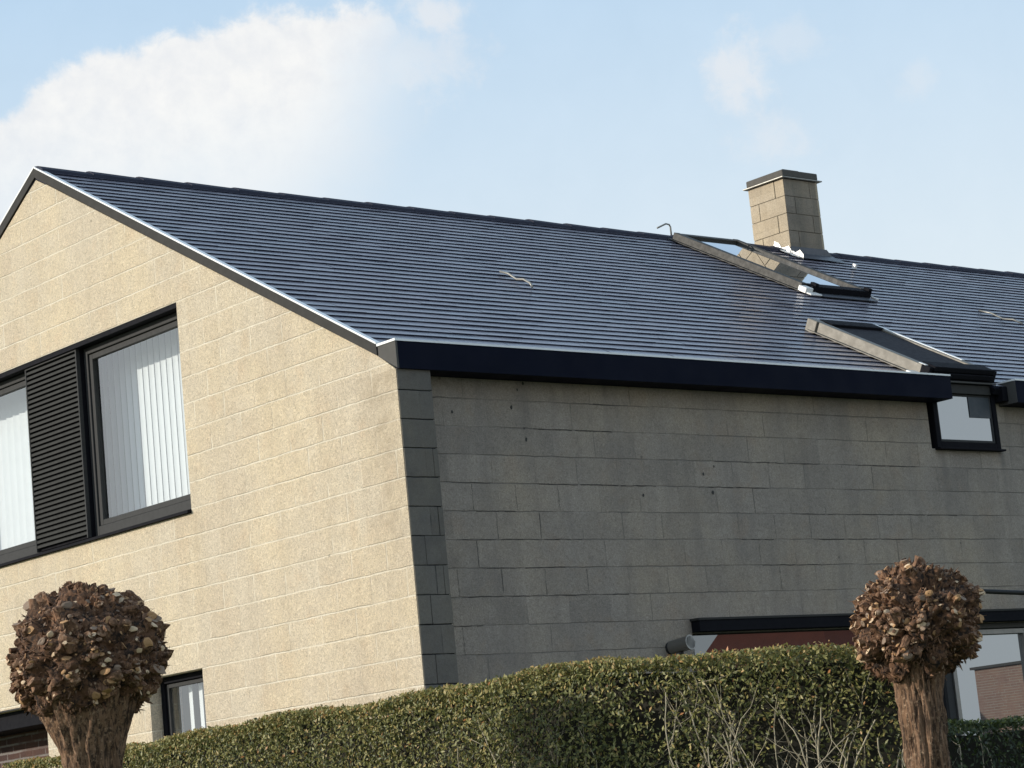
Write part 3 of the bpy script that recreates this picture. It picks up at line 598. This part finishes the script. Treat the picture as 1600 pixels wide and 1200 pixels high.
# ---- chimney
ch = empty('chimney', (0, 0, 0), house)
cx0, cx1, cy0, cy1 = 8.90, 9.43, 4.37, 4.885; zt = 5.30+Z
bx('chimney_core', M['mortar'], ch, cx0+.006, cx1-.006, cy0+.006, cy1-.006, 4.2+Z, zt-.001)
cbk = MB(); zc = zt; k = 0
while zc > 4.25+Z:
    z0 = zc-.19; j = .005
    a = .38 if k % 2 == 0 else .13
    # left face (x = cx0) and front face (y = cy0), mirrored on the far sides
    for (y0, y1) in ((cy0, cy0+(.515-a)-j), (cy0+(.515-a)+j, cy1)):
        yy0, yy1 = y0+(.002 if y0 == cy0 else 0), y1
        cbk.box(cx0-random.uniform(0, .003), cx0+.03, yy0, yy1, z0+j, zc-j*.6); cbk.box(cx1-.03, cx1+.001, yy0, yy1, z0+j, zc-j*.6)
    for (x0, x1) in ((cx0+.031, cx0+a+.02-j), (cx0+a+.02+j, cx1-.031)):
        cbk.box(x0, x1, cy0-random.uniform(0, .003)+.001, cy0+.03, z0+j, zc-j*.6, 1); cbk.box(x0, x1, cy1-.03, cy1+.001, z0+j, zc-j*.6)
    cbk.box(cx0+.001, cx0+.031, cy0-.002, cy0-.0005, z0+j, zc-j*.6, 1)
    zc -= .19; k += 1
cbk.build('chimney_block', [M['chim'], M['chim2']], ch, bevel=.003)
bx('cap_slab', M['slab'], ch, cx0-.005, cx1+.012, cy0-.01, cy1+.02, zt+.022, zt+.10, bevel=.012)
sl_ = MB(); sl_.box(cx0+.05, cx0+.30, cy0+.03, cy1-.1, zt+.10, zt+.118); sl_.build('cap_ridge', M['slab'], ch, bevel=.01)
bx('cap_trim', M['steel'], ch, cx0-.04, cx1+.05, cy0-.035, cy1+.045, zt+.004, zt+.016, bevel=.002)
fl = MB()
def lead(mb, pts, th=.006):
    A = [Vector(p) for p in pts]; mb.add(A, [tuple(range(len(A)))])
# stepped flashing on the sunny face, running down the slope
yA = cy0-.17
segs = 9
for i in range(segs):
    t0, t1 = i/segs, (i+1)/segs
    y0, y1 = yA+(YR+.05-yA)*t0, yA+(YR+.05-yA)*t1
    hh = (.055+.03*math.sin(i*1.9)); hh1 = (.055+.03*math.sin((i+1)*1.9)); x_ = cx0-.012-.006*(i % 2)
    fl.add([(x_, y0, zr(y0)+.0), (x_, y1, zr(y1)+.0), (x_+.006, y1, zr(y1)+hh1+.02), (x_+.006, y0, zr(y0)+hh+.01)], [(0, 1, 2, 3)])
    fl.add([(x_, y0, zr(y0)+.030), (x_, y1, zr(y1)+.030), (x_-.08-.02*math.sin(i*2.3), y1, zr(y1)+.028), (x_-.08-.02*math.sin(i*2.3-1), y0, zr(y0)+.028)], [(0, 1, 2, 3)])
fl.build('side_flashing', M['flash'], ch, recalc=False)
fl = MB(); ya_ = cy0-.19
fl.add([(cx0-.03, ya_, zr(ya_)+.028), (cx1+.10, ya_, zr(ya_)+.028), (cx1+.10, cy0-.006, zr(cy0)+.03), (cx0-.03, cy0-.006, zr(cy0)+.03), (cx1+.02, cy0-.008, zr(cy0)+.10), (cx0-.002, cy0-.008, zr(cy0)+.10)], [(0, 1, 2, 3), (3, 2, 4, 5)])
fl.add([(cx1+.10, cy0-.1, zr(cy0-.1)+.029), (cx1+.10, YR, ZR+.02), (cx1+.008, YR, ZR+.03), (cx1+.008, cy0-.1, zr(cy0-.1)+.03)], [(0, 1, 2, 3)])
fl.build('apron_flashing', M['lead'], ch, recalc=False)
# ---- hooks on the roof
def hook(pts, r, mat, name='roof_hook'):
    m = MB(); m.tube(pts, r, 8); return m.build(name, mat, house, smooth=True)
def rq(x, y, off=0.):
    return (x, y, zr(y)+off)
hook([rq(3.13, 2.43, .03), rq(3.13, 2.33, .045), rq(3.12, 2.22, .03), rq(3.11, 2.12, .06), rq(3.10, 2.03, .055), rq(3.09, 2.0, .03)], .010, M['steel'])
hook([rq(9.63, 2.59, .03), rq(9.65, 2.46, .05), rq(9.68, 2.34, .03), rq(9.71, 2.24, .06), rq(9.72, 2.14, .05)], .010, M['steel'])
hook([(7.36, 4.585, 7.37), (7.36, 4.585, 7.49), (7.345, 4.585, 7.515), (7.30, 4.585, 7.52), (7.17, 4.585, 7.465)], .009, M['steel'], 'ridge_hook')
hk = MB(); cheekbox(hk, 9.36, 9.39, 4.30, 4.34, .02, .07); hk.build('metal_clip', M['flash'], house)
# ---- ground floor windows of the long side
lw = empty('long_window', (0, 0, 0), house)
bx('lintel_beam', M['black'], lw, 2.70, 8.0, .085, .174, .102+Z, .185+Z, bevel=.003)
bx('lintel_trim', M['trimgrey'], lw, 2.688, 8.01, .078, .174, .1855+Z, .203+Z, bevel=.002)
f = MB()
for xa, xb in ((2.705, 2.75), (5.56, 5.64)): f.box(xa, xb, .22, .28, .3, .094+Z)
f.box(2.75, 5.56, .22, .28, .3, .34); fo = f.build('frame', M['anth'], lw)
gl = MB(); gl.add([(2.74, .25, .32), (5.57, .25, .32), (5.57, .25, .10+Z), (2.74, .25, .10+Z)], [(0, 1, 2, 3)]); gl.build('pane', glass('dark_glass', base=(.02, .02, .022), ior=1.9), lw, recalc=False)
room('room_interior', 2.6, 8.0, .476, 3.4, .02, .3+Z, M['render'], 'y0', lw)
cu = MB(); 
pd = empty('patio_door', (0, 0, 0), house)
fo = frx('frame', M['lampmetal'], 5.645, 6.66, .05, .05+Z, .045, .20, .27, pd)
bx('blind_box', M['gutgrey'], pd, 5.7, 6.64, .18, .21, .055+Z, .095+Z, bevel=.003)
gl = MB(); gl.add([(5.68, .235, .08), (6.63, .235, .08), (6.63, .235, .02+Z), (5.68, .235, .02+Z)], [(0, 1, 2, 3)]); gl.build('pane', M['coat'], pd, recalc=False)
cu = MB(); n = 60
vs = []; 
for i in range(n+1):
    x = 5.66+.5*i/n; y = .42+.02*math.sin(i*.9); vs += [(x, y, .05), (x, y, Z)]
cu.add(vs, [(2*i, 2*i+2, 2*i+3, 2*i+1) for i in range(n)]); cu.build('curtain', M['curtain'], pd, smooth=True, recalc=False)
bx('side_panel', M['black'], pd, 6.67, 7.88, .2, .28, .05, .094+Z)
# ------------------------------------------------------------------ wall lamp
wl = tag(empty('wall_lamp', (2.45, SW, 2.79)), 'brushed metal cylinder spot lamp fixed to the shaded wall beside the long window', 'lamp')
def wlp(m, name, mats, **k):
    o = m.build(name, mats, wl, **k); o.matrix_parent_inverse = Matrix.Translation(wl.location).inverted(); return o
a = Vector((2.455, SW-.02, 2.795)); b = Vector((2.475, -.03, 2.815)); m = MB()
d_ = (b-a).normalized()
m.tube([a, a+d_*.004, b-d_*.012, b-d_*.011, b, b, b-d_*.07], [.046, .052, .052, .056, .056, .047, .043], 32, cap=True); wlp(m, 'lamp_body', M['lampmetal'])
m = MB(); m.tube([b-d_*.069, b-d_*.055], [.042, .028], 24); wlp(m, 'lamp_lens', M['black'])
m = MB(); m.tube([(2.455, SW, 2.795), (2.455, SW-.02, 2.795)], .045, 20); m.tube([(2.45, SW-.005, 2.72), (2.455, .09, 2.72), (2.46, .05, 2.75)], .014, 12); wlp(m, 'lamp_bracket', M['anth'])
# ------------------------------------------------------------------ pollard trees
def fbm(p, o=4): return mnoise.fractal(p, 1.0, 2.0, o)
def pollard(loc, seed, head_c, radii, trunk, lean, label, nst, skew):
    """loc: base on the ground; head_c height; trunk: list of (z, radius)"""
    rs = random.Random(seed); root = tag(empty('pollard_tree', loc), label, 'tree', 'pollarded trees along the hedge')
    off = Vector((seed*3.1, seed*1.7, 0))
    # trunk
    nz, na = 150, 96; v = []; f = []
    z0, z1 = 0, trunk[-1][0]
    for i in range(nz+1):
        z = z0+(z1-z0)*(1-(1-i/nz)**1.4)
        for (za, ra), (zb, rb) in zip(trunk[:-1], trunk[1:]):
            if za <= z <= zb: r0 = ra+(rb-ra)*(z-za)/(zb-za); break
        for k in range(na):
            an = 2*math.pi*k/na; c, s_ = math.cos(an), math.sin(an)
            p = Vector((c*r0*9, s_*r0*9, z*1.6))+off
            rg = mnoise.ridged_multi_fractal(Vector((c*4.6, s_*4.6, z*2.2))+off, 1., 2.1, 5, 1., 2.)
            fi = fbm(Vector((c*9, s_*9, z*8))+off, 4)
            r_ = r0*(1+.06*fbm(p*.4))+(.024*(rg-1.0))+.010*fi
            v.append((c*r_+lean[0]*z/2.5, s_*r_+lean[1]*z/2.5, z))
    for i in range(nz):
        for k in range(na): f.append((i*na+k, i*na+(k+1) % na, (i+1)*na+(k+1) % na, (i+1)*na+k))
    m = MB(); m.add(v, f); o = m.build('trunk', M['bark'], root, smooth=True, recalc=False)
    # knob
    m = MB(); nu, nv = 190, 120; C0 = Vector(head_c); v = []
    burl = [Vector((rs.gauss(0, 1), rs.gauss(0, 1), rs.gauss(.1, 1))).normalized() for _ in range(125)]
    lumps = [(Vector((rs.gauss(0, 1), rs.gauss(0, 1), rs.gauss(.1, .8))).normalized(), rs.uniform(.35, .6), rs.uniform(.0, .06)) for _ in range(12)]
    def surf(d):
        lr = 1.; bmp = 0.
        for L in burl:
            dd = d.dot(L)
            if dd > .96: bmp = max(bmp, 1-(max(0., 1-dd)/.04)**1.2)
        for L, w_, h2 in lumps:
            q = 1-max(0, d.dot(L)); lr += h2*math.exp(-(q/(w_*w_*.5)))
        base = Vector((d.x*radii[0], d.y*radii[1], d.z*(radii[2] if d.z > 0 else radii[3])))
        base *= lr
        bl = base.length; 
        n1 = fbm(base*9+off, 5); rg = mnoise.ridged_multi_fractal(base*15+off, 1., 2.1, 4, 1., 2.)
        base *= (bl+.052*(bmp-.45)+.026*n1+.024*(rg-1.2))/bl
        if d.z < 0:
            base.x += skew[0]*d.z*radii[0]; base.y += skew[1]*d.z*radii[0]
        return C0+base
    for j in range(nv+1):
        th = math.pi*j/nv
        for i in range(nu):
            ph = 2*math.pi*i/nu; v.append(surf(Vector((math.sin(th)*math.cos(ph), math.sin(th)*math.sin(ph), math.cos(th)))))
    f = [(j*nu+i, (j+1)*nu+i, (j+1)*nu+(i+1) % nu, j*nu+(i+1) % nu) for j in range(nv) for i in range(nu)]
    m.add(v, f)
    hd = m.build('crown', M['knob'], root, smooth=True, recalc=False)
    # cut stubs in clusters, flakes of bark and a few thin shoots: all on the knob
    m = MB(); cl = [b for b in burl if b.z > -.6]
    for q in range(nst):
        c = rs.choice(cl); d = (c+Vector((rs.gauss(0, .09), rs.gauss(0, .09), rs.gauss(0, .09)))).normalized()
        if d.z < -.75: continue
        p = surf(c if rs.random() < .25 else d); out = (d+Vector((rs.gauss(0, .3), rs.gauss(0, .3), rs.gauss(.15, .3)))).normalized()
        r0 = rs.choice((.007, .009, .011, .014, .018, .022))*rs.uniform(.8, 1.2)*(radii[0]/.31); L = rs.uniform(.004, .034)
        tilt = Vector((rs.gauss(0, .35), rs.gauss(0, .35), rs.gauss(0, .35)))
        pts = [p-out*.03, p+out*L*.4, p+out*L]; nn = 9
        A = out.cross(Vector((.3, .5, .8))).normalized(); B2 = out.cross(A); vs = []
        for pi_, pp in enumerate(pts):
            rr = r0*(1.35, 1.08, 1.0)[pi_]
            rk = [rs.uniform(.75, 1.2) for _ in range(nn)] if pi_ == 0 else rk
            for k in range(nn):
                an = 2*math.pi*k/nn; e_ = (A*math.cos(an)*1.15+B2*math.sin(an)*.85)*rr*rk[k]*rs.uniform(.93, 1.07)
                x_ = pp+e_
                if pi_ == 2: x_ = x_+out*e_.dot(tilt)*1.2
                vs.append(x_)
        fs = [(i*nn+k, i*nn+(k+1) % nn, (i+1)*nn+(k+1) % nn, (i+1)*nn+k) for i in range(2) for k in range(nn)]
        m.add(vs, fs, 0); cc_ = pts[2]+out*r0*rs.uniform(-.15, .35); inn = [x_+(cc_-x_)*.45+out*r0*.12 for x_ in vs[2*nn:]]
        mc = rs.choice((1, 2, 2, 4, 4, 4, 0, 3)); m.add(vs[2*nn:]+inn+[cc_], [(k, (k+1) % nn, nn+(k+1) % nn, nn+k) for k in range(nn)]+[(nn+k, nn+(k+1) % nn, 2*nn) for k in range(nn)], mc)
    # shreds and scales of bark standing off the knob
    for q in range(int(nst*3.2)):
        d = Vector((rs.gauss(0, 1), rs.gauss(0, 1), rs.gauss(-.1, 1))).normalized()
        if d.z < -.9: continue
        p = surf(d)-d*.004; o2 = (d*rs.uniform(.1, .9)+Vector((rs.gauss(0, .5), rs.gauss(0, .5), rs.gauss(-.1, .6)))).normalized(); sd = o2.cross(d+Vector((rs.gauss(0, .4),)*3)).normalized()
        L = rs.uniform(.012, .040); w_ = rs.uniform(.0025, .008); bn = d*rs.uniform(-.3, .5)*L
        m.add([p-sd*w_, p+sd*w_, p+o2*L*.5+sd*w_*rs.uniform(.5, 1.2)+bn*.3, p+o2*L+sd*w_*.2+bn, p+o2*L*.5-sd*w_*rs.uniform(.5, 1.2)+bn*.3, p+o2*L*.45+d*w_*.7+bn*.3],
              [(0, 1, 5), (1, 2, 5), (2, 3, 5), (3, 4, 5), (4, 0, 5)], rs.choice((0, 0, 4, 4, 5, 5)))
    for q in range(int(nst*.9)):
        d = Vector((rs.gauss(0, 1), rs.gauss(0, 1), rs.gauss(0, 1))).normalized()
        if d.z < -.85: continue
        p = surf(d)+d*rs.uniform(-.004, .012); A = d.cross(Vector((rs.gauss(0, 1), rs.gauss(0, 1), rs.gauss(0, 1)))).normalized(); B2 = d.cross(A)
        a_, b2 = rs.uniform(.005, .014), rs.uniform(.003, .008); li = rs.uniform(-.3, .9)
        A = (A+d*li).normalized()
        vs = [p-A*a_, p-A*a_*.3+B2*b2+d*.003, p+A*a_*.7+B2*b2*.7, p+A*a_*1.1, p+A*a_*.6-B2*b2*.8, p-A*a_*.3-B2*b2]
        m.add(vs, [(0, 1, 2, 3, 4, 5)], rs.choice((4, 4, 4, 0, 0, 3, 2)) if rs.random() < .8 else 0)
    m.build('cut_stub', [M['stub'], M['cutA'], M['cutB'], M['cutC'], M['flake'], M['knob']], hd, recalc=False)['kind'] = 'stuff'
    m = MB()
    for q in range(70):
        d = Vector((rs.gauss(0, 1), rs.gauss(0, 1), rs.gauss(.1, .8))).normalized(); p = surf(d); o2 = (d+Vector((rs.gauss(0, .5), rs.gauss(0, .5), rs.gauss(0, .5)))).normalized()
        L = rs.uniform(.02, .07); m.tube([p, p+o2*L*.5, p+o2*L+Vector((rs.gauss(0, .01), rs.gauss(0, .01), .005))], [.0022, .0016, .0008], 5)
    m.build('twig', M['stub'], hd, recalc=False)['kind'] = 'stuff'
    return root
pollard((-4.04, -2.495, 0), 3, (.022, -.02, 2.61), (.325, .325, .312, .31), [(0, .17), (.5, .135), (2.02, .128), (2.16, .148), (2.28, .19), (2.42, .25), (2.58, .26)], (0.0, 0.0), 'stout pollarded tree with a large stubby knob in front of the sunlit gable', 900, (.12, -.14))
pollard((-1.487, -5.512, 0), 8, (.02, -.022, 2.362), (.252, .252, .232, .25), [(0, .14), (.6, .105), (1.85, .092), (2.05, .092), (2.15, .11), (2.24, .15), (2.34, .16)], (0.0, 0.0), 'smaller pollarded tree with knobbly head in front of the shaded wall, black cable tied on', 800, (.10, -.1))
m = MB(); P = [Vector((-.42, -4.86, 2.60)), Vector((-.27, -4.95, 2.578)), Vector((-.37, -5.30, 2.482)), Vector((-.60, -6.4, 2.25)), Vector((-1.0, -8.2, 2.05)), Vector((-1.5, -10.5, 2.1))]
P = [Vector((-1.45, -5.60, 2.50)), Vector((-1.29, -5.72, 2.483)), Vector((-1.08, -5.86, 2.452)), Vector((-.5, -6.25, 2.39)), Vector((.9, -7.2, 2.27)), Vector((3., -8.6, 2.25))]
m.tube(P, .011, 8); tag(m.build('cable', M['cable'], smooth=True), 'black cable running right from the knob of the smaller pollarded tree', 'cable')
# ------------------------------------------------------------------ hedges
def hedge(name, path, H, depth, label, leafmat_, n_leaf, top_fn, stems, leaf=(.012, .026), seed=1, low=0.0, orange=.5):
    rng = np.random.default_rng(seed); rs = random.Random(seed)
    root = tag(empty(name, (path[0][0], path[0][1], 0)), label, 'hedge')
    P = np.array(path, float); seg = np.linalg.norm(np.diff(P, axis=0), axis=1); cum = np.r_[0, np.cumsum(seg)]; T = cum[-1]
    def at(s):
        x = np.interp(s, cum, P[:, 0]); y = np.interp(s, cum, P[:, 1]); e = .05
        tx = np.interp(s+e, cum, P[:, 0])-np.interp(s-e, cum, P[:, 0]); ty = np.interp(s+e, cum, P[:, 1])-np.interp(s-e, cum, P[:, 1])
        l = np.hypot(tx, ty)+1e-9; return x, y, tx/l, ty/l
    inv = Matrix.Translation(root.location).inverted()
    # inner mass
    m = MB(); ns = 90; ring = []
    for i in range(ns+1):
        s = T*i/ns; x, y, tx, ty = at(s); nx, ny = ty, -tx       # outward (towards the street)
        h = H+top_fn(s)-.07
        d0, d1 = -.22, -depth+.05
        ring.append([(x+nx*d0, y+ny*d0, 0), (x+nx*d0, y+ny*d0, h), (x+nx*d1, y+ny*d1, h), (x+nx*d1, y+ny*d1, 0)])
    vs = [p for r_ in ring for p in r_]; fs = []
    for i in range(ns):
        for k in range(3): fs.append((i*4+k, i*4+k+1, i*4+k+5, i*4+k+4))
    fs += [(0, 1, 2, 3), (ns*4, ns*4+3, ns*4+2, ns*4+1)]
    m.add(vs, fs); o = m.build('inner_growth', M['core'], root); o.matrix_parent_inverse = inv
    # leaves
    n = n_leaf; s = rng.uniform(0, T, n); x, y, tx, ty = at(s); nx, ny = ty, -tx
    kind = rng.random(n); top = kind < .30; back = (kind >= .30) & (kind < .36)
    hh = H+np.array([top_fn(q) for q in s])
    u = rng.random(n)
    zf = hh-(u**1.25)*(hh-.02)                     # face leaves: denser high up
    dep = -np.abs(rng.normal(0, .08, n))+.012*np.sin(s*7+zf*5)+.02
    bare = np.zeros(n)
    for (a, b, k) in stems: bare += k*np.exp(-((s-(a+b)/2)/((b-a)/2))**4)
    gapn = np.array([mnoise.noise(Vector((a_*2.6, z_*2.6, seed))) for a_, z_ in zip(s, zf)])
    dep = dep-np.where(bare > .2, np.abs(rng.normal(0, .05, n)), 0)
    keep = rng.random(n) > np.clip(bare*np.clip((hh-zf-.10)/.25, 0, 1)+np.clip(gapn*1.6-.25, 0, .6)*(~top), 0, .93)
    px_, py_, pz_ = x+nx*dep, y+ny*dep, zf
    q = rng.uniform(0, depth, n)
    rag = np.array([mnoise.noise(Vector((a_*6, b_*6, 3+seed))) for a_, b_ in zip(s, q)])
    px_ = np.where(top, x-nx*q, px_); py_ = np.where(top, y-ny*q, py_); pz_ = np.where(top, hh-np.abs(rng.normal(0, .02, n))+.022*rag+.006*rng.normal(0, 1, n), pz_)
    px_ = np.where(back, x-nx*(depth-.03+dep), px_); py_ = np.where(back, y-ny*(depth-.03+dep), py_)
    on = np.stack([np.where(top, 0, nx), np.where(top, 0, ny), np.where(top, 1., .35)], 1)
    on = np.where(back[:, None], -on, on)
    on = on+rng.normal(0, .75, (n, 3)); on /= np.linalg.norm(on, axis=1)[:, None]
    ra = rng.normal(0, 1, (n, 3)); ra[:, 2] += .9; A = ra-on*(ra*on).sum(1)[:, None]; A /= np.linalg.norm(A, axis=1)[:, None]; B = np.cross(on, A)
    L = rng.uniform(leaf[0], leaf[1], n)*.62; W = L*rng.uniform(.34, .55, n)
    C = np.stack([px_, py_, pz_], 1); k = keep & (pz_ > .02)
    C, A, B, on, L, W = C[k], A[k], B[k], on[k], L[k], W[k]; n = len(C); topn = (hh[k]-C[:, 2])
    cu = on*(L*.22)[:, None]
    V = np.stack([C-A*L[:, None], C+B*W[:, None]+cu*.6, C+A*L[:, None]*1.05-cu*.2, C-B*W[:, None]+cu*.6, C-A*L[:, None]*.1-cu*.2], 1).reshape(-1, 3)
    base = np.arange(n)[:, None]*5
    F = np.concatenate([base+np.array([[0, 4, 1]]), base+np.array([[1, 4, 2]]), base+np.array([[4, 3, 2]]), base+np.array([[0, 3, 4]])], 1).reshape(-1, 3)
    val = np.clip(rng.beta(1.5, 2.8, n)*.8+orange*.75*np.exp(-topn/.07)*rng.random(n)+.35*(rng.random(n) < .05), 0, 1)
    me = bpy.data.meshes.new('foliage'); me.vertices.add(len(V)); me.vertices.foreach_set('co', V.ravel().astype('f'))
    me.loops.add(len(F)*3); me.loops.foreach_set('vertex_index', F.ravel().astype('i')); me.polygons.add(len(F))
    me.polygons.foreach_set('loop_start', np.arange(len(F), dtype='i')*3); me.update(calc_edges=True)
    at_ = me.attributes.new('rnd', 'FLOAT', 'FACE'); at_.data.foreach_set('value', np.repeat(val, 4).astype('f'))
    me.materials.append(leafmat_); fo = bpy.data.objects.new('foliage', me); sc.collection.objects.link(fo); fo.parent = root; fo.matrix_parent_inverse = inv
    # stems near the face
    m = MB()
    S_ = np.linspace(0, T, 400); XY = np.stack(at(S_)[:2], 1)
    def inside(q):
        dd_ = np.hypot(XY[:, 0]-q.x, XY[:, 1]-q.y); i_ = int(dd_.argmin()); s_i = S_[i_]; x_, y_, tx_, ty_ = [float(w_) for w_ in at(s_i)]
        o_ = (q.x-x_)*ty_-(q.y-y_)*tx_
        return 2 < i_ < 397 and -.3 < o_ < .03 and q.z < H+top_fn(s_i)-.035
    def grow(p, d, L_, r_, lvl):
        pts = [p]; rr = [r_]; nn = max(4, int(L_/.06)); q_ = p.copy(); dd = d.copy()
        for i in range(nn):
            dd = (dd+Vector((rs.gauss(0, .17), rs.gauss(0, .17), rs.gauss(.05, .10)))).normalized(); nq = q_+dd*(L_/nn)
            if not inside(nq): break
            q_ = nq; pts.append(q_.copy()); rr.append(r_*(1-.62*(i+1)/nn))
            if lvl < 2 and rs.random() < .34:
                sd = (dd+Vector((rs.gauss(0, .7), rs.gauss(0, .7), rs.gauss(.1, .4)))).normalized(); grow(q_.copy(), sd, L_*rs.uniform(.25, .45), rr[-1]*.6, lvl+1)
        if len(pts) > 2: m.tube(pts, rr, 5 if lvl else 6)
    cnt = int(T*48)
    for i in range(cnt):
        s_ = rs.uniform(0, T); x_, y_, tx_, ty_ = [float(q) for q in at(s_)]; nx_, ny_ = ty_, -tx_
        bk = sum(k_*math.exp(-((s_-(a+b)/2)/((b-a)/2))**4) for a, b, k_ in stems)
        if rs.random() > .16+bk*1.9: continue
        dp = rs.uniform(-.14, -.01) if bk > .2 else rs.uniform(-.12, -.04); z_ = rs.uniform(1.0, 1.75)
        d = Vector((tx_*rs.uniform(-.35, .35)+nx_*.04, ty_*rs.uniform(-.35, .35)+ny_*.04, 1)).normalized()
        grow(Vector((x_+nx_*dp, y_+ny_*dp, z_)), d, (H-z_)*rs.uniform(.75, 1.), rs.uniform(.003, .0062), 0)
    if m.v: o = m.build('branch', M['twig'], root, recalc=False); o.matrix_parent_inverse = inv; o['kind'] = 'stuff'
    return root
# front hedge: along the gable side, round the corner and along the long side (street side is to the right of travel)
hp = [(-1.72, 2.6), (-1.79, 1.0), (-1.97, -.87), (-2.03, -2.5), (-2.09, -3.4), (-2.05, -3.85), (-1.90, -4.31), (-1.66, -4.75), (-1.38, -5.06), (-1.20, -5.24)]
hp = hp
hedge('hedge', hp, 2.375, .75, 'tall clipped hedge with orange-brown tips and bare pale stems around the corner', M['leaf'], 230000,
      lambda s: .012*math.sin(s*2.3)+.014*math.sin(s*5.1+1)-.065*min(1, max(0, (s-6.9)/1.2)), [(6.8, 8.9, .50)], seed=4)
hedge('hedge', [(.55, -3.62), (1.3, -3.5), (3.2, -3.42), (5.2, -3.4)], 1.975, .6, 'lower dark green hedge behind the smaller tree, under the patio door glass', M['leaf2'], 26000,
      lambda s: .01*math.sin(s*4), [], leaf=(.02, .036), seed=9, orange=.1)
# ------------------------------------------------------------------ house across the street (seen mirrored in the panes)
oh = tag(empty('house', (40, -35, 0)), 'brick house with red tiled roof across the street, mirrored in the long window', 'house')
def ohp(m, nme, mt, par=None, **k):
    par = par or oh; o = m.build(nme, mt, par, **k); o.matrix_parent_inverse = Matrix.Translation(par.location).inverted(); return o
m = MB(); m.box(40.0, 43.7, -36.8, -32.4, 0, 5.3); ohp(m, 'wall', M['oppbrick'])
m = MB(); m.add([(39.3, -31.8, 5.2), (44.4, -31.8, 5.2), (43.2, -34.5, 9.4), (41.6, -34.5, 9.4), (39.3, -37.3, 5.2), (44.4, -37.3, 5.2)], [(0, 1, 2, 3), (4, 0, 3), (5, 4, 3, 2), (1, 5, 2), (0, 4, 5, 1)]); ohp(m, 'roof', M['redtile'])
for x in (40.4, 42.1):
    for z in (1., 3.4):
        m = MB(); m.box(x, x+1.3, -32.39, -32.34, z, z+1.3); ohp(m, 'window_frame', M['white']); m = MB(); m.box(x+.08, x+1.22, -32.335, -32.33, z+.08, z+1.22); ohp(m, 'pane', M['coat'])
br = tag(empty('brick_building', (52, -35, 0)), 'low pale brick building across the street, mirrored in the patio door', 'building')
m = MB(); m.box(50.3, 62, -36, -32.0, 0, 4.95); ohp(m, 'wall', M['oppbrick'], br)
m = MB(); m.box(50.2, 62.2, -36.1, -31.9, 4.951, 5.03); ohp(m, 'roof_edge', M['gutgrey'], br)
